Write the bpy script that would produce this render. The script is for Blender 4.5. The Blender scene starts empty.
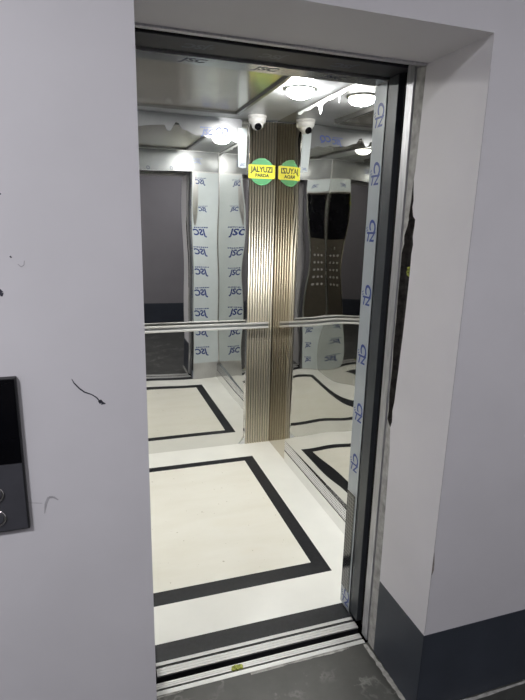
import bpy, math, random
from mathutils import Vector
random.seed(7)
D = bpy.data
C = bpy.context.scene.collection
SC = bpy.context.scene
PI = math.pi

# ------------------------------------------------------------------ dimensions (metres)
XL, XR, HL = -0.2246, 0.6461, 2.10          # plaster doorway in the hall wall
YP = 0.28                                   # depth of the painted plaster reveal
CXL, CXR = -0.42, 0.899                    # inside of the lift cabin
JL, JR = -0.182, 0.647                      # car entrance jambs
YF, YB = 0.573, 2.309                       # inside of cabin front / back wall
ZC = 2.296                                  # cabin ceiling
ZH = 2.105                                  # underside of car header
HX0, HX1, HY, HZ = -2.3, 2.2, -2.5, 2.75    # hall

# ------------------------------------------------------------------ materials
def new_mat(name):
    m = D.materials.new(name); m.use_nodes = True
    nt = m.node_tree
    return m, nt, nt.nodes['Principled BSDF']

def nodes_noise(nt, scale, detail=4, rough=.55, coord='Object', vec=(1, 1, 1)):
    tc = nt.nodes.new('ShaderNodeTexCoord'); mp = nt.nodes.new('ShaderNodeMapping')
    mp.inputs['Scale'].default_value = vec
    n = nt.nodes.new('ShaderNodeTexNoise')
    n.inputs['Scale'].default_value = scale; n.inputs['Detail'].default_value = detail
    n.inputs['Roughness'].default_value = rough
    nt.links.new(tc.outputs[coord], mp.inputs['Vector']); nt.links.new(mp.outputs['Vector'], n.inputs['Vector'])
    return n

def ramp(nt, src, stops):
    r = nt.nodes.new('ShaderNodeValToRGB')
    el = r.color_ramp.elements
    while len(el) < len(stops): el.new(0.5)
    for e, (p, c) in zip(el, stops):
        e.position = p; e.color = (*c, 1)
    nt.links.new(src, r.inputs['Fac'])
    return r

def bump(nt, bs, src, strength, dist=.01):
    b = nt.nodes.new('ShaderNodeBump'); b.inputs['Strength'].default_value = strength
    b.inputs['Distance'].default_value = dist
    nt.links.new(src, b.inputs['Height']); nt.links.new(b.outputs['Normal'], bs.inputs['Normal'])

def simple(name, col, rough=.5, metal=0.0, var=.12, scale=8, bmp=0, spec=None, coat=0, vec=(1, 1, 1)):
    """one-colour procedural material with a little noise in colour and (optionally) surface"""
    m, nt, b = new_mat(name)
    n = nodes_noise(nt, scale, vec=vec)
    lo = tuple(max(0, c * (1 - var)) for c in col); hi = tuple(min(1, c * (1 + var)) for c in col)
    r = ramp(nt, n.outputs['Fac'], [(.3, lo), (.7, hi)])
    nt.links.new(r.outputs['Color'], b.inputs['Base Color'])
    b.inputs['Roughness'].default_value = rough; b.inputs['Metallic'].default_value = metal
    if spec is not None: b.inputs['Specular IOR Level'].default_value = spec
    if coat: b.inputs['Coat Weight'].default_value = coat
    if bmp:
        n2 = nodes_noise(nt, scale * 6); bump(nt, b, n2.outputs['Fac'], bmp, .003)
    return m

def emit(name, col, strength):
    m, nt, b = new_mat(name)
    b.inputs['Base Color'].default_value = (*col, 1)
    b.inputs['Emission Color'].default_value = (*col, 1)
    b.inputs['Emission Strength'].default_value = strength
    return m

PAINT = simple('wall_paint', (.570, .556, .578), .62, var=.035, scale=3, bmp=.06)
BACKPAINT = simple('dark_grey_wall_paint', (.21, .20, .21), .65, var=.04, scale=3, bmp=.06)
SKIRT = simple('skirting_paint', (.032, .038, .051), .45, var=.15, scale=5, bmp=.05)
PLASTER = simple('raw_plaster', (.30, .295, .285), .85, var=.35, scale=26, bmp=.5)
MORTAR = simple('rough_mortar', (.040, .035, .031), .95, var=.6, scale=60, bmp=1.0)
EDGE = simple('plaster_edge_shadowless', (.42, .41, .39), .9, var=.2, scale=40)
INK = simple('dark_scuff', (.035, .035, .05), .7)
SMUDGE = simple('grey_smudge', (.36, .35, .37), .7, var=.2, scale=60)
CHIP = simple('chipped_corner', (.22, .19, .17), .9, var=.3, scale=80)
DUST = simple('cement_dust', (.30, .295, .28), .95, var=.35, scale=40)
STEEL = simple('brushed_steel', (.55, .55, .56), .32, 1.0, var=.08, scale=30, vec=(30, 30, .6))
DULLSTEEL = simple('dull_steel', (.48, .48, .50), .48, .75, var=.15, scale=14, vec=(8, 8, 1))
DARKSTEEL = simple('dark_steel', (.048, .053, .060), .42, .2, var=.12, scale=12)
HEADER = simple('dark_header', (.024, .024, .031), .5, .1, var=.1)
CHROME = simple('chrome', (.80, .79, .76), .08, 1.0, var=.03)
ALU = simple('sill_aluminium', (.66, .66, .65), .36, .55, var=.14, scale=30, vec=(1, 30, 1))
SATIN = simple('satin_metal', (.86, .86, .84), .38, .6, var=.03)
BLACK = simple('black_plastic_and_gap_shade', (.012, .012, .014), .5, var=.1)
PITCH = simple('gap_shade_black', (.006, .006, .007), .9, var=.1, spec=.1)
BLACKGLASS = simple('black_glass', (.003, .003, .004), .12, var=.1, spec=.12)
SMOKE = simple('smoked_panel', (.055, .048, .040), .16, .1, var=.12, scale=20)
CHARCOAL = simple('charcoal_panel', (.060, .060, .070), .42, .2, var=.08, scale=20)
WHITEPL = simple('white_plastic', (.78, .78, .78), .35, var=.03)
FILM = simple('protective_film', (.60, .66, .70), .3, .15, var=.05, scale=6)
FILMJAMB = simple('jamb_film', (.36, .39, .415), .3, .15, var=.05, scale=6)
FILMHAZE = simple('hazy_film', (.45, .47, .49), .18, .65, var=.12, scale=9)
FILMGREY = simple('grey_film', (.33, .34, .36), .18, .6, var=.10, scale=9)
FILMWHITE = simple('torn_white_film', (.78, .80, .80), .4, .05, var=.1, scale=30)
BLUEINK = simple('blue_print', (.014, .038, .20), .4, var=.1)
BLUEFAINT = simple('faint_blue_print', (.12, .16, .33), .4, var=.1)
DARKPRINT = simple('dark_blue_print', (.02, .025, .06), .4, var=.1)
YELLOW = simple('sticker_yellow', (.80, .78, .06), .4, var=.05)
GREEN = simple('sticker_green', (.10, .36, .16), .4, var=.08)
GREENINK = simple('sticker_ink', (.05, .07, .03), .5)
SCRAP = simple('yellow_green_paper', (.30, .33, .06), .7, var=.8, scale=110)
MIRROR = simple('mirror_steel', (.75, .75, .73), .012, 1.0, var=.015, scale=3)
MIRRORSIDE = simple('mirror_steel_side', (.64, .635, .61), .012, 1.0, var=.02, scale=3)
KICK = simple('polished_kick_steel', (.80, .80, .79), .10, 1.0, var=.03)
BRONZE = simple('bronze_mirror', (.56, .52, .44), .03, 1.0, var=.04, scale=3)
FLUTE = simple('champagne_flutes', (.77, .72, .62), .33, 1.0, var=.05, scale=6)
CEIL = simple('ceiling_steel', (.42, .435, .46), .3, .4, var=.12, scale=5)
CEILPANEL = simple('bronze_ceiling_panel', (.40, .385, .345), .17, .6, var=.10, scale=4)
CEILFRAME = simple('ceiling_frame', (.17, .17, .17), .3, .7, var=.1)
HALLCEIL = simple('hall_ceiling_paint', (.60, .60, .60), .8, var=.03)
LAMP = emit('downlight_glow', (1.0, .985, .94), 310)
HALLLAMP = emit('hall_lamp_glow', (.94, .95, 1.0), 7)
SLATE = None

def slate():
    m, nt, b = new_mat('slate_floor')
    n = nodes_noise(nt, 7, 8, .62)
    base = ramp(nt, n.outputs['Fac'], [(.3, (.030, .031, .028)), (.7, (.060, .060, .055))])
    # thin pale wandering veins
    w = nodes_noise(nt, 1.7, 6, .6)
    mt = nt.nodes.new('ShaderNodeMath'); mt.operation = 'SUBTRACT'; mt.inputs[1].default_value = .5
    ab = nt.nodes.new('ShaderNodeMath'); ab.operation = 'ABSOLUTE'
    nt.links.new(w.outputs['Fac'], mt.inputs[0]); nt.links.new(mt.outputs[0], ab.inputs[0])
    v = ramp(nt, ab.outputs[0], [(0, (.55, .55, .55)), (.012, (0, 0, 0))])
    mx = nt.nodes.new('ShaderNodeMix'); mx.data_type = 'RGBA'
    mk = nodes_noise(nt, 3.1, 3, .5, vec=(1, 1.7, 1)); mr = ramp(nt, mk.outputs['Fac'], [(.42, (0, 0, 0)), (.56, (.75, .75, .75))])
    mu = nt.nodes.new('ShaderNodeMath'); mu.operation = 'MULTIPLY'
    nt.links.new(v.outputs['Color'], mu.inputs[0]); nt.links.new(mr.outputs['Color'], mu.inputs[1])
    nt.links.new(mu.outputs[0], mx.inputs['Factor'])
    nt.links.new(base.outputs['Color'], mx.inputs['A']); mx.inputs['B'].default_value = (.27, .27, .25, 1)
    nt.links.new(mx.outputs['Result'], b.inputs['Base Color'])
    b.inputs['Roughness'].default_value = .42
    n2 = nodes_noise(nt, 60); bump(nt, b, n2.outputs['Fac'], .12, .002)
    return m
SLATE = slate()

def marble():
    m, nt, b = new_mat('cream_marble')
    n = nodes_noise(nt, 2.2, 8, .6, vec=(.7, 2.4, 1))
    r = ramp(nt, n.outputs['Fac'], [(.3, (.73, .71, .63)), (.55, (.78, .765, .70)), (.8, (.745, .715, .62))])
    sp = nodes_noise(nt, 55, 2)
    s2 = ramp(nt, sp.outputs['Fac'], [(.245, (.55, .52, .45)), (.27, (1, 1, 1))])
    mx = nt.nodes.new('ShaderNodeMix'); mx.data_type = 'RGBA'; mx.blend_type = 'MULTIPLY'; mx.inputs['Factor'].default_value = 1
    nt.links.new(r.outputs['Color'], mx.inputs['A']); nt.links.new(s2.outputs['Color'], mx.inputs['B'])
    nt.links.new(mx.outputs['Result'], b.inputs['Base Color'])
    b.inputs['Roughness'].default_value = .28
    return m
MARBLE = marble()
MARBLEWHITE = simple('white_marble_border', (.80, .80, .76), .26, var=.04, scale=4)
GRANITE = simple('black_granite', (.011, .012, .015), .45, var=.35, scale=60, spec=.25)

def perforated(name, P, r2, v=.5):
    """punched sheet: dark round holes on a grid, laid out on the metal itself (object metres)"""
    m, nt, b = new_mat(name)
    tc = nt.nodes.new('ShaderNodeTexCoord'); sp = nt.nodes.new('ShaderNodeSeparateXYZ')
    nt.links.new(tc.outputs['Object'], sp.inputs[0])
    def cell(sock, off=0):
        a = nt.nodes.new('ShaderNodeMath'); a.operation = 'MULTIPLY_ADD'; a.inputs[1].default_value = 1 / P; a.inputs[2].default_value = off
        f = nt.nodes.new('ShaderNodeMath'); f.operation = 'FRACT'
        s = nt.nodes.new('ShaderNodeMath'); s.operation = 'SUBTRACT'; s.inputs[1].default_value = .5
        q = nt.nodes.new('ShaderNodeMath'); q.operation = 'MULTIPLY'
        nt.links.new(sock, a.inputs[0]); nt.links.new(a.outputs[0], f.inputs[0]); nt.links.new(f.outputs[0], s.inputs[0])
        nt.links.new(s.outputs[0], q.inputs[0]); nt.links.new(s.outputs[0], q.inputs[1])
        return q.outputs[0]
    ad = nt.nodes.new('ShaderNodeMath'); ad.operation = 'ADD'
    nt.links.new(cell(sp.outputs['Y']), ad.inputs[0]); nt.links.new(cell(sp.outputs['Z']), ad.inputs[1])
    r = ramp(nt, ad.outputs[0], [(.0, (.015, .015, .017)), (r2 * .9, (.015, .015, .017)), (r2, (v, v, v * 1.02))])
    nt.links.new(r.outputs['Color'], b.inputs['Base Color'])
    g = nt.nodes.new('ShaderNodeMath'); g.operation = 'GREATER_THAN'; g.inputs[1].default_value = r2 * .95
    nt.links.new(ad.outputs[0], g.inputs[0]); nt.links.new(g.outputs[0], b.inputs['Metallic'])
    b.inputs['Roughness'].default_value = .16
    return m
PERF = perforated('perforated_kick_steel', .016, .075, .72)
PERFDARK = perforated('perforated_vent_steel', .0165, .17, .13)

# ------------------------------------------------------------------ mesh helpers
class MB:
    def __init__(s): s.v = []; s.f = []; s.m = []; s.sm = []
    def face(s, pts, mi=0, smooth=False):
        i = len(s.v); s.v += [tuple(p) for p in pts]; s.f.append(tuple(range(i, i + len(pts)))); s.m.append(mi); s.sm.append(smooth); return s
    def box(s, x0, x1, y0, y1, z0, z1, mi=0):
        i = len(s.v)
        s.v += [(x, y, z) for z in (z0, z1) for y in (y0, y1) for x in (x0, x1)]
        for q in ((0, 2, 3, 1), (4, 5, 7, 6), (0, 1, 5, 4), (2, 6, 7, 3), (0, 4, 6, 2), (1, 3, 7, 5)):
            s.f.append(tuple(i + k for k in q)); s.m.append(mi); s.sm.append(False)
        return s
    def bbox(s, x0, x1, y0, y1, z0, z1, b=.002, mi=0):
        """box with chamfered edges"""
        b = min(b, (x1 - x0) * .45, (y1 - y0) * .45, (z1 - z0) * .45)
        import bmesh
        bm = bmesh.new()
        vs = [bm.verts.new((x, y, z)) for z in (z0, z1) for y in (y0, y1) for x in (x0, x1)]
        for q in ((0, 2, 3, 1), (4, 5, 7, 6), (0, 1, 5, 4), (2, 6, 7, 3), (0, 4, 6, 2), (1, 3, 7, 5)): bm.faces.new([vs[k] for k in q])
        bmesh.ops.bevel(bm, geom=bm.edges[:], offset=b, segments=2, affect='EDGES', profile=.5)
        s.addbm(bm, mi); return s
    def addbm(s, bm, mi=0, smooth=False):
        i = len(s.v); bm.verts.index_update()
        s.v += [tuple(v.co) for v in bm.verts]
        for f in bm.faces:
            s.f.append(tuple(i + v.index for v in f.verts)); s.m.append(mi); s.sm.append(smooth)
        bm.free()
    def addmesh(s, me, mi=0, fn=None):
        i = len(s.v)
        s.v += [tuple(fn(v.co)) if fn else tuple(v.co) for v in me.vertices]
        for p in me.polygons:
            s.f.append(tuple(i + k for k in p.vertices)); s.m.append(mi); s.sm.append(False)
    def lathe(s, prof, c, axis=(0, 0, 1), n=40, mi=0, smooth=True):
        """prof: (radius, height along the axis)"""
        a = Vector(axis).normalized(); t = a.orthogonal().normalized(); u = a.cross(t); c = Vector(c)
        i = len(s.v)
        for r, h in prof:
            for k in range(n):
                th = 2 * PI * k / n
                s.v.append(tuple(c + a * h + (t * math.cos(th) + u * math.sin(th)) * r))
        for j in range(len(prof) - 1):
            for k in range(n):
                s.f.append((i + j * n + k, i + j * n + (k + 1) % n, i + (j + 1) * n + (k + 1) % n, i + (j + 1) * n + k)); s.m.append(mi); s.sm.append(smooth)
        s.f.append(tuple(i + k for k in range(n))[::-1]); s.m.append(mi); s.sm.append(False)
        s.f.append(tuple(i + (len(prof) - 1) * n + k for k in range(n))); s.m.append(mi); s.sm.append(False)
        return s
    def build(s, name, mats, parent=None, origin=None):
        if not isinstance(mats, (list, tuple)): mats = [mats]
        xs, ys, zs = zip(*s.v)
        if origin is None: origin = ((min(xs) + max(xs)) / 2, (min(ys) + max(ys)) / 2, min(zs))
        me = D.meshes.new(name)
        me.from_pydata([(x - origin[0], y - origin[1], z - origin[2]) for x, y, z in s.v], [], s.f)
        for m in mats: me.materials.append(m)
        for p, mi, sm in zip(me.polygons, s.m, s.sm): p.material_index = mi; p.use_smooth = sm
        me.update()
        o = D.objects.new(name, me); C.objects.link(o)
        W[o.name] = Vector(origin)
        if parent is not None:
            o.parent = parent; o.location = Vector(origin) - W[parent.name]
        else: o.location = origin
        return o
W = {}

def empty(name, loc):
    o = D.objects.new(name, None); C.objects.link(o); o.location = loc; o.empty_display_size = .05
    W[o.name] = Vector(loc); return o
def tag(o, label, cat=None, group=None):
    o['label'] = label
    if cat: o['category'] = cat
    if group: o['group'] = group
    return o
def struct(o): o['kind'] = 'structure'; return o

def outline_mesh(loops, thick=0.0):
    """filled flat shape (first loop outer, others holes) in the XY plane, as a mesh"""
    cu = D.curves.new('tmp', 'CURVE'); cu.dimensions = '2D'; cu.fill_mode = 'BOTH'; cu.extrude = thick / 2
    for lp in loops:
        sp = cu.splines.new('POLY'); sp.points.add(len(lp) - 1); sp.use_cyclic_u = True
        for p, q in zip(sp.points, lp): p.co = (q[0], q[1], 0, 1)
    return curve_mesh(cu)
def curve_mesh(cu):
    o = D.objects.new('tmp', cu); C.objects.link(o)
    dg = bpy.context.evaluated_depsgraph_get(); dg.update()
    me = D.meshes.new_from_object(o.evaluated_get(dg), depsgraph=dg)
    D.objects.remove(o); D.curves.remove(cu)
    return me
TXT = {}
def text_mesh(body, size=1.0, shear=0.0, thick=0.0, bold=0.0):
    k = (body, size, shear, thick, bold)
    if k not in TXT:
        cu = D.curves.new('tmp', 'FONT'); cu.body = body; cu.size = size; cu.shear = shear
        cu.align_x = 'CENTER'; cu.align_y = 'CENTER'; cu.extrude = thick / 2; cu.resolution_u = 3
        cu.offset = bold
        TXT[k] = curve_mesh(cu)
    return TXT[k]

# maps a flat (u, v, w) shape to a wall: o = point, U = direction of u, V = direction of v, w along U x V
def onto(o, U, V):
    o, U, V = Vector(o), Vector(U), Vector(V); N = U.cross(V)
    return lambda p: o + U * p[0] + V * p[1] + N * p[2]

def logo(mb, fn_at, mi, big=.06, tiny=True, body='JSC', seed=0):
    """blue maker's print of the protective film: a bold word with a small line of type over it"""
    mb.addmesh(text_mesh(body, big, .25, 0, big * .036), mi, fn_at)
    if tiny:
        r = random.Random(seed); x = -big * .95
        while x < big * .72:
            w = big * r.uniform(.08, .22)
            y = big * .52
            pts = [(x, y, .0001), (x + w, y, .0001), (x + w, y + big * .13, .0001), (x, y + big * .13, .0001)]
            mb.face([fn_at(Vector(p)) for p in pts], mi); x += w + big * .06

def jag(p0, p1, n, amp, seed):
    r = random.Random(seed)
    return [(p0[0] + (p1[0] - p0[0]) * i / n + (r.uniform(-.3, .3) * (p1[0] - p0[0]) / n if 0 < i < n else 0),
             p0[1] + (p1[1] - p0[1]) * i / n + (r.uniform(-amp, amp) if 0 < i < n else 0)) for i in range(n + 1)]

# ================================================================== THE HALL
# front wall with the deep doorway; the mortar band by the frame is broken open
mb = MB()
T = .325
mb.face([(HX0, 0, 0), (XL, 0, 0), (XL, 0, HL), (HX0, 0, HL)])
mb.face([(HX0, 0, HL), (HX1, 0, HL), (HX1, 0, HZ), (HX0, 0, HZ)])
mb.face([(XR, 0, 0), (HX1, 0, 0), (HX1, 0, HL), (XR, 0, HL)])
mb.face([(XL, 0, 0), (XL, T, 0), (XL, T, HL), (XL, 0, HL)])               # left reveal
mb.face([(XL, 0, HL), (XL, .268, HL), (XR, .268, HL), (XR, 0, HL)])       # soffit
mb.face([(XL, .268, HL), (XL, .268, HZ), (XR, .268, HZ), (XR, .268, HL)])
mb.face([(HX0, T, 0), (HX0, T, HZ), (XL, T, HZ), (XL, T, 0)])
mb.face([(XR, T, 0), (XR, T, HZ), (HX1, T, HZ), (HX1, T, 0)])
mb.face([(HX0, 0, HZ), (HX1, 0, HZ), (HX1, T, HZ), (HX0, T, HZ)])
# right reveal, sliced along z:  painted reveal | (hole) | mortar band
hole = [(0.935, .300, .300), (.96, .292, .322), (1.0, .295, .318), (1.04, .288, .325), (1.10, .285, .325), (1.15, .281, .320), (1.21, .278, .325),
        (1.27, .274, .325), (1.33, .271, .321), (1.39, .269, .325), (1.45, .267, .325), (1.50, .266, .322), (1.545, .267, .324), (1.575, .262, .312),
        (1.60, .268, .316), (1.63, .264, .303), (1.652, .263, .298), (1.662, .276, .300), (1.69, .284, .297), (1.71, .281, .294), (1.745, .287, .2935), (1.775, .290, .290)]
hole = [(z, a, min(b_, .3225)) for z, a, b_ in hole]
rows = [(0, YP, YP), (.30, YP, YP), (.6, YP + .004, YP + .004), (.85, YP + .010, YP + .010)] + hole + [(1.80, YP + .006, YP + .006), (1.95, YP, YP), (HL, YP - .004, YP - .004)]
X = XR; dep = .030
for (z0, a0, b0), (z1, a1, b1) in zip(rows, rows[1:]):
    mb.face([(X, 0, z0), (X, a0, z0), (X, a1, z1), (X, 0, z1)], 0)
    mb.face([(X, b0, z0), (X, T, z0), (X, T, z1), (X, b1, z1)], 1)
    if (b0 - a0) + (b1 - a1) > 1e-5:
        mb.face([(X + dep, a0, z0), (X + dep * .8, b0, z0), (X + dep * .8, b1, z1), (X + dep, a1, z1)], 2)
        mb.face([(X, a0, z0), (X + dep, a0, z0), (X + dep, a1, z1), (X, a1, z1)], 2)
        mb.face([(X, b0, z0), (X + dep * .8, b0, z0), (X + dep * .8, b1, z1), (X, b1, z1)], 2)
# marks on the paint: pen-like scratch, smudge, small holes, chipped corner
def stroke(mb, pts, mi, y=-.0004):
    for (x0, z0, w0), (x1, z1, w1) in zip(pts, pts[1:]):
        d = Vector((x1 - x0, z1 - z0)).normalized(); n = Vector((-d.y, d.x))
        mb.face([(x0 + n.x * w0, y, z0 + n.y * w0), (x1 + n.x * w1, y, z1 + n.y * w1), (x1 - n.x * w1, y, z1 - n.y * w1), (x0 - n.x * w0, y, z0 - n.y * w0)], mi)
stroke(mb, [(-.3875, 1.282, .0006), (-.383, 1.272, .0014), (-.372, 1.258, .0016), (-.362, 1.249, .0016), (-.347, 1.242, .0012), (-.337, 1.234, .0014), (-.330, 1.2235, .0014)], 3)
stroke(mb, [(-.331, 1.227, .004), (-.327, 1.220, .0045), (-.318, 1.2175, .0008)], 3)
stroke(mb, [(-.467, .960, .001), (-.462, .985, .003), (-.455, 1.000, .003), (-.445, .999, .0025), (-.435, .990, .001)], 4)
stroke(mb, [(-.508, .995, .0006), (-.47, .987, .001)], 4)
stroke(mb, [(-.515, 1.4845, .002), (-.512, 1.477, .0045), (-.512, 1.470, .002)], 3)
stroke(mb, [(-.4895, 1.552, .0015), (-.4865, 1.549, .0015)], 3)
stroke(mb, [(-.476, 1.536, .0007), (-.470, 1.530, .0009), (-.4645, 1.534, .0009), (-.463, 1.543, .0007)], 4)
stroke(mb, [(-.498, 1.675, .0014), (-.495, 1.673, .0014)], 3)
stroke(mb, [(.6475, .632, .0008), (.6495, .610, .002), (.650, .590, .0033), (.6505, .566, .0032), (.648, .550, .001)], 5)
stroke(mb, [(.6468, 2.02, .0004), (.6472, 1.5, .0007), (.6468, 1.0, .0006), (.647, .5, .0009), (.647, .325, .0006)], 4)
wall_front = struct(mb.build('wall_front', [PAINT, PLASTER, MORTAR, INK, SMUDGE, CHIP]))
# broken corner: tiny chip on the doorway side
mb = MB()
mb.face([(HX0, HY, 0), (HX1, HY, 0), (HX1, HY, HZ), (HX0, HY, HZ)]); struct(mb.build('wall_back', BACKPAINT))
mb = MB(); mb.face([(HX0, HY, 0), (HX0, 0, 0), (HX0, 0, HZ), (HX0, HY, HZ)]); struct(mb.build('wall_left', PAINT))
mb = MB(); mb.face([(HX1, HY, 0), (HX1, 0, 0), (HX1, 0, HZ), (HX1, HY, HZ)]); struct(mb.build('wall_right', PAINT))
mb = MB(); mb.face([(HX0, HY, HZ), (HX1, HY, HZ), (HX1, 0, HZ), (HX0, 0, HZ)]); struct(mb.build('ceiling', HALLCEIL))
# slate floor, with the crumbly cement line where it meets the reveal and the wall
mb = MB()
mb.box(HX0, HX1, HY, 0, -.03, 0); mb.box(XL, XR, 0, .3245, -.03, 0)
def ribbon(mb, pts, mi, z, seed, amp=.003):
    r = random.Random(seed); out = []
    for (x0, y0, w0), (x1, y1, w1) in zip(pts, pts[1:]):
        for i in range(8):
            t = i / 8; out.append((x0 + (x1 - x0) * t, y0 + (y1 - y0) * t, w0 + (w1 - w0) * t + r.uniform(-amp, amp)))
    out.append(pts[-1])
    for a, b in zip(out, out[1:]):
        d = Vector((b[0] - a[0], b[1] - a[1])).normalized(); n = Vector((-d.y, d.x))
        mb.face([(a[0] + n.x * a[2], a[1] + n.y * a[2], z), (b[0] + n.x * b[2], b[1] + n.y * b[2], z), (b[0] - n.x * b[2], b[1] - n.y * b[2], z), (a[0] - n.x * a[2], a[1] - n.y * a[2], z)], mi)
ribbon(mb, [(.628, .318, .008), (.632, .20, .009), (.636, .08, .008), (.638, -.01, .005)], 1, .0008, 3)
ribbon(mb, [(.66, -.012, .005), (.85, -.014, .007), (1.2, -.012, .006), (1.6, -.012, .005)], 1, .0008, 4)
ribbon(mb, [(.15, .318, .005), (.35, .319, .003), (.5, .318, .006), (.56, .320, .002)], 1, .0008, 5, .002)
ribbon(mb, [(-.22, .318, .004), (-.12, .320, .004), (-.10, .321, .001)], 1, .0008, 6, .002)
struct(mb.build('floor', [SLATE, DUST]))
# dark painted skirting band
def skirt(name, x0, x1, y0, y1, z1):
    mb = MB(); mb.box(x0, x1, y0, y1, .0, z1); return struct(mb.build(name, SKIRT))
skirt('baseboard_front_right', XR - .0015, HX1, -.0015, -.0001, .319)
skirt('baseboard_front_left', HX0, XL, -.0015, -.0001, .319)
skirt('baseboard_reveal_right', XR - .0015, XR - .0001, -.0015, YP - .002, .319)
skirt('baseboard_back', HX0, HX1, HY + .0001, HY + .0015, .36)

# call panel on the wall
cp = empty('call_panel', (-.57, -.0005, .934))
tag(cp, 'black lift call panel with dark display on the grey wall left of the lift', 'call panel')
x0, x1 = -.640, -.4985
MB().bbox(x0, x1, -.013, 0, .934, 1.2975, .002).build('body', BLACK, cp)
MB().bbox(x0 + .004, x1 - .004, -.0142, -.0131, 1.1005, 1.2935, .0005).build('display', BLACKGLASS, cp)
MB().bbox(x0 + .004, x1 - .004, -.0140, -.0131, .9375, 1.0985, .0004).build('front_plate', CHARCOAL, cp)
for zb, up in ((1.030, True), (.972, False)):
    rb = MB().lathe([(.021, 0), (.021, .003), (.0185, .0042), (.0175, .0035)], (-.5655, -.0141, zb), (0, -1, 0), 40).build('button', CHROME, cp)
    tag(rb, 'round silver-rimmed call button')
    MB().lathe([(.0172, 0), (.0172, .0042), (.014, .0050), (.0005, .0050)], (-.5655, -.0141, zb), (0, -1, 0), 40).build('button_cap', CHARCOAL, rb)
    s = 1 if up else -1
    m = MB(); m.face([(-.5715, -.0196, zb - .004 * s), (-.5595, -.0196, zb - .004 * s), (-.5655, -.0196, zb + .006 * s)]); m.build('arrow', CHROME, rb)

# round hall ceiling lamp, and an unseen second one added to brighten the right wall
def hall_lamp(x, y, energy, lab):
    hl = empty('ceiling_lamp', (x, y, HZ)); tag(hl, lab, 'lamp')
    MB().lathe([(.19, 0), (.19, -.03), (.175, -.045)], (x, y, HZ), (0, 0, 1), 48).build('lamp_body', WHITEPL, hl)
    MB().lathe([(.172, -.045), (.16, -.058), (.001, -.062)], (x, y, HZ - .001), (0, 0, 1), 48).build('diffuser', HALLLAMP, hl)
    ld = D.lights.new('hall_light', 'AREA'); ld.shape = 'DISK'; ld.size = .32; ld.energy = energy; ld.color = (.96, .96, 1.0)
    lo = D.objects.new('hall_light', ld); C.objects.link(lo); lo.parent = hl; lo.location = (0, 0, -.066)
hall_lamp(-1.30, -1.40, 44, 'round flush hall ceiling lamp above the call panel side')
hall_lamp(1.20, -1.50, 17, 'unseen round hall ceiling lamp added to brighten the wall on the right')

# ================================================================== LANDING DOOR FRAME, DOORS, SILLS
df = empty('door_frame', (.22, .354, 0))
tag(df, 'scuffed grey steel door frame lining the far edge of the white reveal', 'door frame')
YF0, YF1 = .334, .373
fj = MB(); fj.bbox(XR - .002, XR + .09, YF0, YF1, .0005, 2.128, .0015).build('jamb', DULLSTEEL, df)
MB().bbox(XL - .09, XL + .004, YF0, YF1, .0005, 2.128, .0015).build('jamb', DULLSTEEL, df)
MB().bbox(XL + .0045, XR - .0025, .2685, .287, 2.094, 2.128, .0015).build('head', DULLSTEEL, df)
b = MB(); b.bbox(XL + .0045, XR - .0025, .2875, YF1, 2.118, 2.16, .0015); tag(b.build('head_gap_shade', PITCH, df), 'bar coloured black for the shade in the gap above the frame head')  # solid bar, blackened as the shade of the gap over the opening
# landing and car doors slid open into their pockets
def door(name, x0, x1, y0, y1, m, lab, cat):
    t = empty(name, ((x0 + x1) / 2, (y0 + y1) / 2, .012)); struct(t); tag(t, lab)
    MB().bbox(x0, x1, y0, y1, .012, 2.11, .002).build('leaf', m, t)
    return t
d1 = door('door_1', .660, 1.04, .377, .412, PITCH, 'landing door in the right pocket, coloured black for the shade of the gap', 'door')  # leaf colour carries the darkness of the door gap
d2 = door('door_2', JR + .001, .93, .426, .487, DARKSTEEL, 'dark grey lift door slid open behind the right frame', 'door')
# dark car-door header above the opening, with dim print
mb = MB(); mb.bbox(-.42, .93, .370, .486, 2.112, 2.29, .002)
for x, bod, s in ((-.014, 'JSC', .05), (.03, 'S', .03), (.215, 'JSC', .05), (.45, 'JSC', .05)):
    logo(mb, onto((x, .425, 2.1117), (-1, 0, 0), (0, 1, 0)), 1, s, False, bod)
hd = mb.build('trim_1', [HEADER, DARKPRINT]); struct(hd)

def sill(name, strips, x0, x1, lab):
    t = MB()
    for (a, b, grooves) in strips:
        n = max(1, grooves); w = (b - a) / n
        for i in range(n):
            y0, y1 = a + i * w, a + (i + 1) * w
            t.box(x0, x1, y0 + (.0008 if i else 0), y1 - (.0008 if i < n - 1 else 0), -.004, .0002)
        t.box(x0, x1, a, b, -.006, -.0012)
    lo = min(s[0] for s in strips); hi = max(s[1] for s in strips)
    t.box(x0, x1, lo, hi, -.034, -.0061, 1)  # body colour holds the shade of the gap between the sills
    o = t.build(name, [ALU, BLACK], origin=((x0 + x1) / 2, (lo + hi) / 2, -.034)); tag(o, lab, 'door sill'); return o
sill('door_sill', [(.3255, .3435, 1), (.3515, .376, 3)], XL, XR - .012,
     'grooved aluminium landing sill nearest the slate floor')
sill('door_sill', [(.406, .4405, 3), (.452, .468, 1)], JL, JR - .001,
     'grooved aluminium car sill against the black granite threshold')

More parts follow.
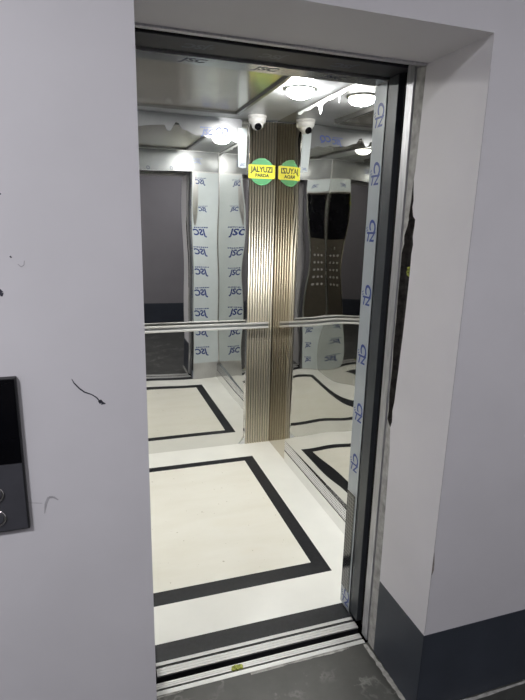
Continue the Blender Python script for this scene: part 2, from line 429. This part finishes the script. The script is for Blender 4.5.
# scraps
def scrap(name, pts, z, h, m, lab, cat, fn=None):
    b = MB(); n = len(pts)
    top = [(x, y, z + h * (0.55 + .45 * ((i * 7) % 5) / 4)) for i, (x, y) in enumerate(pts)]
    bot = [(x, y, z) for x, y in pts]
    cx = sum(p[0] for p in pts) / n; cy = sum(p[1] for p in pts) / n
    for i in range(n):
        j = (i + 1) % n
        b.face([bot[i], bot[j], top[j], top[i]]); b.face([top[i], top[j], (cx, cy, z + h * .35)])
    b.face(bot[::-1])
    if fn: b.v = [tuple(fn(Vector(v))) for v in b.v]
    o = b.build(name, m); return tag(o, lab, cat)
sc = [(.085, .353), (.092, .346), (.101, .349), (.108, .3455), (.118, .350), (.127, .347), (.131, .354), (.127, .362), (.119, .366), (.113, .363), (.104, .369), (.094, .364), (.088, .361)]
scrap('paper_scrap', sc, .0003, .010, SCRAP, 'crumpled yellow-green scrap lying on the landing sill', 'scrap')
sc2 = [(0, -.016), (.007, -.011), (.009, -.002), (.006, .006), (.009, .013), (.002, .017), (-.004, .010), (-.003, .003), (-.008, -.004), (-.005, -.011)]
scrap('foam_scrap', sc2, 0, .010, SCRAP, 'tiny yellow-green foam bit stuck in the broken plaster of the right reveal', 'scrap',
      onto((XR + .0235, .296, 1.485), (0, 1, 0), (0, 0, 1)) if False else (lambda p: Vector((XR + .0235 - p.z, .298 + p.x, 1.485 + p.y))))

# ================================================================== LIFT CABIN SHELL
# cabin floor: cream marble with a black granite frame inlaid
fx0, fx1, fy0, fy1, bw, bw2 = -.238, .699, .767, 2.084, .074, .062
xs = [CXL, fx0, fx0 + bw, fx1 - bw, fx1, CXR]; ys = [.555, fy0, fy0 + .086, fy1 - .060, fy1, YB]
mb = MB()
for i in range(5):
    for j in range(5):
        ring = max(abs(i - 2), abs(j - 2))
        mi = {2: 0, 1: 1, 0: 2}[ring]
        mb.face([(xs[i], ys[j], 0), (xs[i + 1], ys[j], 0), (xs[i + 1], ys[j + 1], 0), (xs[i], ys[j + 1], 0)], mi)
mb.face([(CXL, .468, 0), (CXR, .468, 0), (CXR, .555, 0), (CXL, .555, 0)], 1)
mb.face([(CXL, .468, 0), (CXL, .468, -.03), (CXR, .468, -.03), (CXR, .468, 0)], 1)
mb.face([(CXL, .468, -.03), (CXL, YB, -.03), (CXR, YB, -.03), (CXR, .468, -.03)], 1)
struct(mb.build('floor_elevator', [MARBLEWHITE, GRANITE, MARBLE]))

# polished sheets are never flat: real, sub-millimetre waviness
def sheet(name, o, U, V, w, h, amp, m, seed=0, step=.02, kind=1, yaw=0.0):
    o, U, V = Vector(o), Vector(U), Vector(V); N = U.cross(V).normalized()
    nu, nv = max(2, int(w / step)), max(2, int(h / step))
    r = random.Random(seed)
    waves = [(r.uniform(.6, 1.6), r.uniform(1.3, 3.2), r.uniform(0, 6.28), r.uniform(.3, 1)) for _ in range(5)]
    b = MB()
    for j in range(nv + 1):
        for i in range(nu + 1):
            u, v = w * i / nu, h * j / nv
            d = sum(a * math.sin(2 * PI * (ku * u / .9 + .0) + 2 * PI * kv * v / 1.6 + ph) for ku, kv, ph, a in waves) / 2.2
            edge = min(1, u / .06, (w - u) / .06, v / .06, (h - v) / .06)
            b.v.append(tuple(o + U * u + V * v + N * (amp * d * max(0, edge) - yaw * u)))
    for j in range(nv):
        for i in range(nu):
            k = j * (nu + 1) + i
            b.f.append((k, k + 1, k + nu + 2, k + nu + 1)); b.m.append(0); b.sm.append(True)
    return struct(b.build(name, m))
KX = .152                                     # top of the perforated kick plate
sheet('wall_elevator_back', (CXL, YB, 0), (1, 0, 0), (0, 0, 1), .700 - CXL, ZC, .00030, MIRROR, 3)
YS = 1.945                                   # the plain bronze strip beside the back corner
sheet('wall_elevator_right', (CXR - .006, YS, KX), (0, -1, 0), (0, 0, 1), YS - YF, ZC - KX, .00070, MIRRORSIDE, 12, yaw=.015)
sheet('wall_elevator_right_corner', (CXR, YB, 0), (0, -1, 0), (0, 0, 1), YB - YS - .001, ZC, .00012, BRONZE, 5)
sheet('wall_elevator_left', (CXL, YF, 0), (0, 1, 0), (0, 0, 1), YB - YF, ZC, .00050, MIRRORSIDE, 9)
MB().box(.700, CXR, YB + .001, YB + .02, 0, ZC).build('wall_elevator_corner', DARKSTEEL)
struct(D.objects['wall_elevator_corner'])
# car front: right return, left return, header
mb = MB()
mb.box(JR, .93, .492, YF, .0, ZC); mb.box(-.47, JL, .492, YF, .0, ZC); mb.box(JL, JR, .492, YF, ZH, ZC)
struct(mb.build('wall_elevator_front', STEEL))
mb = MB(); mb.box(-.47, .95, .492, YB + .02, ZC, ZC + .02); struct(mb.build('ceiling_elevator', CEIL))

# perforated kick plate along the right wall
kp = empty('kick_plate', (CXR - .006, (YF + YS) / 2, 0))
tag(kp, 'perforated steel kick plate along the foot of the right mirror wall', 'kick plate')
MB().bbox(CXR - .0075, CXR + .012, YF + .001, YS, .0005, .078, .001).build('plain_strip', KICK, kp)
m_ = MB(); m_.bbox(CXR - .0064, CXR + .012, YF + .001, YS, .0785, .0845, .0005); m_.build('gap_shade_strip', BLACK, kp)  # solid black strip stands in for the shade of the joint
MB().bbox(CXR - .0070, CXR + .012, YF + .001, YS, .085, KX, .0008).build('perforated_strip', PERF, kp)
# vent grille on the right entrance jamb
MB().bbox(JR - .003, JR - .0006, .506, YF - .003, .088, .548, .0006).build('vent_grille', PERFDARK)
tag(D.objects['vent_grille'], 'tall narrow perforated vent low on the right lift entrance jamb', 'vent')

# ------------------------------------------------------------------ protective film
def film(name, o, U, V, loops, mats, lab, logos=(), th=.0004, lift=.0006):
    """loops in (u, v) metres; logos: (u, v, angle, size, tiny, body, slot)"""
    fn = onto(o, U, V); N = Vector(U).cross(Vector(V))
    b = MB(); f2 = lambda p: fn(p) + N * lift
    b.addmesh(outline_mesh(loops, th), 0, f2)
    for k, (u, v, a, s, tiny, body, slot) in enumerate(logos):
        ca, sa = math.cos(a), math.sin(a)
        f3 = lambda p, u=u, v=v, ca=ca, sa=sa: fn(Vector((u + p[0] * ca - p[1] * sa, v + p[0] * sa + p[1] * ca, 0))) + N * (lift + th / 2 + .0003)
        logo(b, f3, slot, s, tiny, body, seed=k)
    o_ = b.build(name, mats); tag(o_, lab, 'film'); return o_
def rect(a, b, c, d): return [(a, c), (b, c), (b, d), (a, d)]
# right jamb (looks to -x): u runs along -y, v up;  U x V = (0,-1,0)x(0,0,1) = (-1,0,0)
lg = []
for i, z in enumerate((2.00, 1.807, 1.609, 1.373, 1.143, .905, .686, .052)):
    du = .004 * math.sin(i * 3)
    lg += [(.048 + du, z + .027, -PI / 2, .060, False, 'C', 1), (.036 + du, z - .020, 0, .046, False, 'TZ', 1), (.010 + du / 2, z + .010, .5, .028, False, '::', 1)]
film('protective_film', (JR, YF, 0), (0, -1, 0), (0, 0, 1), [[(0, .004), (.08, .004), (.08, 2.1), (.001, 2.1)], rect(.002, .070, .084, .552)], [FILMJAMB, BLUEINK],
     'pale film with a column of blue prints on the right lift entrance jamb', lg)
# inner face of the right return (looks to +y): u along -x, v up
leaf = [(.019 + .026 * math.sin(t) * (1 if t < PI else .8), 1.84 + .235 * -math.cos(t)) for t in [2 * PI * i / 22 for i in range(22)]]
lg = [(.165, z, 0, .085, True, 'JSC', 1) for z in (.29, .50, .71, .92, 1.13, 1.34, 1.54)] + [(.14, 1.76, 0, .05, True, 'JSC', 1), (.17, 2.01, 0, .06, True, 'JSC', 1)]
film('protective_film', (CXR - .004, YF, 0), (-1, 0, 0), (0, 0, 1),
     [[(-.012, .17), (.244, .17), (.244, 2.095), (-.012, 2.095)], [(.244 - .008 - p[0] * 1.15, p[1]) for p in leaf]], [FILM, BLUEINK],
     'pale film with blue prints and an oval tear, mirrored right of the doorway', lg)
# left return below / above the control panel
film('protective_film', (JL - .002, YF, 0), (-1, 0, 0), (0, 0, 1), [rect(0, .234, .01, .615)], [FILM, BLUEINK],
     'pale film with blue prints below the control panel', [(.09, z, 0, .06, True, 'JSC', 1) for z in (.12, .30, .48)])
film('protective_film', (JL - .002, YF, 0), (-1, 0, 0), (0, 0, 1), [rect(0, .234, 1.985, 2.10)], [FILM, BLUEINK],
     'pale film above the control panel', [(.09, 2.04, 0, .04, False, 'JSC', 1)])
# header, inside
film('protective_film', (CXR - .004, YF, 0), (-1, 0, 0), (0, 0, 1), [rect(-.012, CXR - CXL - .01, ZH + .002, ZC - .004)], [FILMHAZE, BLUEFAINT, DARKPRINT],
     'grey glossy film over the lift door header, seen in the back mirror', [(.2, 2.2, 0, .05, True, 'JSC', 1), (.85, 2.2, 0, .05, True, 'JSC', 1), (.659, 2.126, 0, .042, False, 'O', 2), (.441, 2.126, 0, .042, False, 'O', 2)])
# header underside: looks down; u along -x, v along +y -> N = (-1,0,0)x(0,1,0) = (0,0,-1)
film('protective_film', (JR, .494, ZH), (-1, 0, 0), (0, 1, 0), [rect(.003, JR - JL - .003, .001, .077)], [FILMHAZE, DARKPRINT],
     'grey film with dark prints under the lift door header', [(JR - x, .034, PI, .05, False, 'JSC', 1) for x in (-.006, .224, .46)])
# back wall, along the top: torn edge. looks to -y: u along x, v up
w = .655 - CXL
tear = [(0, 2.16), (.2, 2.17), (.36, 2.188), (.45, 2.205), (.51, 2.213), (.57, 2.219), (.585, 2.188), (.605, 2.182), (.62, 2.205), (.640, 2.238), (.66, 2.232), (.68, 2.20), (.715, 2.193), (.735, 2.183), (.77, 2.17), (.80, 2.172),
        (.86, 2.160), (.90, 2.166), (.95, 2.150), (1.0, 2.158), (1.04, 2.140), (w, 2.15)]
film('protective_film', (CXL, YB, 0), (1, 0, 0), (0, 0, 1), [tear + [(w, ZC - .006), (0, ZC - .006)]], [FILMGREY, BLUEINK],
     'torn strip of grey film along the top of the back mirror wall', [(.845, 2.192, 0, .050, True, 'JSC', 1), (.935, 2.205, 0, .058, False, 'CQ', 1)], lift=.0012)
# right wall, along the top: u along -y from the corner strip
w = YS - YF
tear = [(0.03, 2.268), (.07, 2.258), (.12, 2.268), (.20, 2.262), (.27, 2.270), (.315, 2.262), (.33, 2.232), (.345, 2.212), (.36, 2.222), (.372, 2.258), (.43, 2.267), (.50, 2.262), (.555, 2.268), (.566, 2.225), (.572, 2.262), (.64, 2.270), (.70, 2.262),
        (.76, 2.270), (.82, 2.255), (.88, 2.268), (.95, 2.262), (1.1, 2.268), (w - .02, 2.262)]
film('protective_film', (CXR - .0065, YS, 0), (.015, -1, 0), (0, 0, 1), [tear + [(w - .02, 2.283), (.45, 2.284), (.03, 2.279)]], [FILMWHITE, BLUEFAINT],
     'torn white scraps of film along the top of the right mirror wall', (), lift=.0014)
# white strip hanging beside the fluted column
film('film_strip', (.632, YB, 0), (1, 0, 0), (0, 0, 1), [[(.002, 1.992), (.030, 1.986), (.054, 1.99), (.058, 2.14), (.060, 2.235), (-.004, 2.235), (-.002, 2.1)]], [FILM, BLUEFAINT],
     'white strip of film hanging below the dome camera left of the fluted column', [(.028, 2.008, 0, .022, False, 'JSC', 1)], lift=.0012, th=.0012)
# small curl of film at the foot of the column
film('film_curl', (.655, YB - .003, 0), (1, -.15, 0), (0, 0, 1), [[(0, .0015), (.045, .0015), (.042, .055), (.030, .030)]], [FILMWHITE, BLUEFAINT],
     'small curl of torn film at the foot of the fluted column', (), lift=.002, th=.0012)

# ------------------------------------------------------------------ fluted column
fc = empty('fluted_column', (.80, YB - .010, 0))
tag(fc, 'champagne gold fluted metal column panel in the back right corner of the lift', 'panel')
b = MB(); n = 10; x0, x1 = .7065, .8985; pw = (x1 - x0) / n; seg = 12
b.box(x0, x1, YB - .004, YB - .0006, .001, ZC - .012, 1)           # black backing added as the shade in the grooves between the slats
for i in range(n):
    xa, xb = x0 + pw * (i + .11), x0 + pw * (i + .89)
    prof = [(xa, YB - .004)] + [(xa + (xb - xa) * (.5 - .5 * math.cos(PI * k / seg)), YB - .010 - .0075 * math.sin(PI * k / seg)) for k in range(seg + 1)] + [(xb, YB - .004)]
    k0 = len(b.v); m = len(prof)
    for z in (.001, ZC - .012): b.v += [(x, y, z) for x, y in prof]
    for k in range(m - 1):
        b.f.append((k0 + k, k0 + k + 1, k0 + m + k + 1, k0 + m + k)); b.m.append(0); b.sm.append(0 < k < m - 2)
    b.f.append(tuple(k0 + m + k for k in range(m))); b.m.append(0); b.sm.append(False)
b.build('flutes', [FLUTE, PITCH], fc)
MB().bbox(.6985, .7062, YB - .020, YB - .0006, .001, ZC - .004, .002).build('edge_trim', CHROME, fc)

# sticker across the flutes
st = empty('sticker', (.795, YB - .0195, 1.88))
tag(st, 'round green sticker with a yellow lettered band on the fluted column', 'sticker')
ZS, XS, R_ = 1.969, .793, .0875
circ = [(XS + R_ * math.cos(2 * PI * i / 48), ZS + R_ * math.sin(2 * PI * i / 48)) for i in range(48)]
fn = lambda y: (lambda p: Vector((p[0], y - p[2], p[1])))
b = MB(); b.addmesh(outline_mesh([circ], .0008), 0, fn(YB - .0185)); b.build('disc', GREEN, st)
b = MB(); b.addmesh(outline_mesh([[(XS - .094, ZS - .045), (XS + .094, ZS - .043), (XS + .094, ZS + .045), (XS - .094, ZS + .043)]], .0008), 0, fn(YB - .0197)); b.build('band', YELLOW, st)
b = MB()
f1 = lambda p: Vector((XS + p[0] * .92, YB - .0204 - p[2], ZS + .0125 + p[1] * 1.05))
b.addmesh(text_mesh('JALYUZI', .046, 0, 0, .0018), 0, f1)
f2 = lambda p: Vector((XS + .002 + p[0] * 1.05, YB - .0204 - p[2], ZS - .0245 + p[1]))
b.addmesh(text_mesh('PARDA', .029, 0, 0, .0014), 0, f2)
b.build('lettering', GREENINK, st)

# ------------------------------------------------------------------ dome camera
dc = empty('security_camera', (.722, 2.19, ZC))
tag(dc, 'white dome security camera under the lift ceiling above the fluted column', 'camera')
cc = (.722, 2.19, ZC)
MB().lathe([(.060, -.0003), (.060, -.012), (.058, -.016), (.053, -.017)], cc, (0, 0, 1)).build('base', WHITEPL, dc)
MB().lathe([(.0555, -.017), (.0555, -.030), (.052, -.040), (.046, -.047), (.030, -.052)], cc, (0, 0, 1)).build('housing', WHITEPL, dc)
b = MB(); hc = Vector((.722, 2.185, ZC - .048)); 
b.lathe([(.0001, -.040)] + [(.040 * math.cos(a), .040 * math.sin(a)) for a in [(-1.4 + 2.8 * i / 14) for i in range(15)]] + [(.0001, .040)], hc, (0, 0, 1))
eb = b.build('eyeball', WHITEPL, dc)
dr = Vector((-.10, -.80, -.60)).normalized()
MB().lathe([(.0225, 0), (.0225, .006), (.019, .0075), (.0001, .0075)], hc + dr * .0345, dr, 32).build('lens', BLACKGLASS, eb)

# ------------------------------------------------------------------ handrail on the back wall
hr = empty('handrail', (.2, 2.262, .90))
tag(hr, 'slim polished steel handrail across the back mirror wall', 'handrail')
MB().bbox(CXL + .03, .856, 2.257, 2.267, .902, .944, .002).build('bar', STEEL, hr)
for z in (.900, .932): tag(MB().bbox(CXL + .03, .856, 2.250, 2.2568, z, z + .014, .003).build('highlight_lip', SATIN, hr), 'satin lip added as a bright highlight line on the rail')  # pale lips stand in for the highlights along the rail
for x in (-.30, .17, .60):
    MB().lathe([(.008, 0), (.008, .036), (.016, .0365), (.016, .0405)], (x, 2.2672, .921), (0, 1, 0), 24).build('bracket', CHROME, hr)

# ------------------------------------------------------------------ control panel on the left return
co = empty('control_panel', (-.301, YF + .001, .63))
tag(co, 'tall smoked control panel with floor buttons beside the lift doorway, seen in the mirrors', 'control panel')
a, c = -.404, -.198
MB().bbox(a, c, YF + .0008, YF + .012, .63, 1.97, .002).build('body', SMOKE, co)
for x in (a - .012, c + .0005):
    MB().bbox(x, x + .0115, YF + .0008, YF + .017, .63, 1.97, .003).build('edge_trim', CHROME, co)
MB().bbox(a + .004, c - .004, YF + .0123, YF + .0142, 1.50, 1.955, .0006).build('display', BLACKGLASS, co)
for r in range(6):
    for k in range(3):
        if r == 0 and k != 1: continue
        x = -.301 + (k - 1) * .052; z = 1.40 - r * .085
        bt = MB().lathe([(.0135, 0), (.0135, .003), (.0115, .004), (.0001, .004)], (x, YF + .0123, z), (0, 1, 0), 24).build('button', DULLSTEEL if r else CHROME, co)

# ------------------------------------------------------------------ ceiling panel and downlights
cq = empty('ceiling_panel', (.21, 1.44, ZC - .03))
tag(cq, 'glossy bronze ceiling panel in a dark frame at the middle of the lift ceiling', 'ceiling panel')
px0, px1, py0, py1, zf = -.150, .568, .82, 2.075, ZC - .030
for (a0, a1, b0, b1) in ((px0, px1, py1 - .022, py1), (px0, px1, py0, py0 + .022), (px0, px0 + .022, py0 + .0225, py1 - .0225), (px1 - .022, px1, py0 + .0225, py1 - .0225)):
    MB().bbox(a0, a1, b0, b1, zf, ZC - .0006, .002).build('frame_bar', CEILFRAME, cq)
MB().box(px0 + .0225, px1 - .0225, py0 + .0225, py1 - .0225, ZC - .018, ZC - .004).build('panel', CEILPANEL, cq)

def downlight(x, y, lab):
    t = empty('downlight', (x, y, ZC)); tag(t, lab, 'light', 'downlights in the lift ceiling')
    MB().lathe([(.082, -.0002), (.082, -.006), (.070, -.010), (.0695, -.007)], (x, y, ZC), (0, 0, 1), 40).build('rim', CHROME, t)
    MB().lathe([(.069, -.0072), (.068, -.016), (.063, -.026), (.053, -.0345), (.038, -.041), (.020, -.0445), (.001, -.0455)], (x, y, ZC), (0, 0, 1), 40).build('lens', LAMP, t)
downlight(.722, 1.47, 'glowing round downlight in the ceiling on the right, beside the bronze panel')
downlight(-.29, 1.47, 'glowing round downlight in the ceiling on the left of the bronze panel')
# prints on the ceiling film behind the panel
film('protective_film', (.86, 2.29, ZC), (-1, 0, 0), (0, -1, 0) if False else (0, 1, 0), [rect(.16, 1.28, -.20, -.005)], [CEIL, BLUEFAINT],
     'film with faint prints on the lift ceiling behind the bronze panel', [(.86 - x, y - 2.29, PI, .04, True, 'JSC', 1) for x, y in ((.03, 2.147), (.25, 2.133), (.49, 2.118))])

w = D.worlds.new('World'); SC.world = w; w.use_nodes = True
w.node_tree.nodes['Background'].inputs['Color'].default_value = (0, 0, 0, 1)

# ------------------------------------------------------------------ camera
cd = D.cameras.new('camera'); cam = D.objects.new('camera', cd); C.objects.link(cam); SC.camera = cam
cd.sensor_fit = 'VERTICAL'; cd.sensor_height = 24; cd.lens = 512.56 * 24 / 700; cd.clip_start = .01
cam.location = (-.3323, -1.1718, 1.6275)
cam.rotation_euler = (math.radians(76.1916), math.radians(-1.2973), math.radians(-18.1983))

vs = SC.view_settings
vs.view_transform = 'Standard'; vs.look = 'None'; vs.gamma = 1; vs.use_curve_mapping = False; vs.exposure = 0
cy = SC.cycles
cy.max_bounces = 16; cy.glossy_bounces = 12; cy.diffuse_bounces = 5; cy.sample_clamp_indirect = 6; cy.blur_glossy = .3
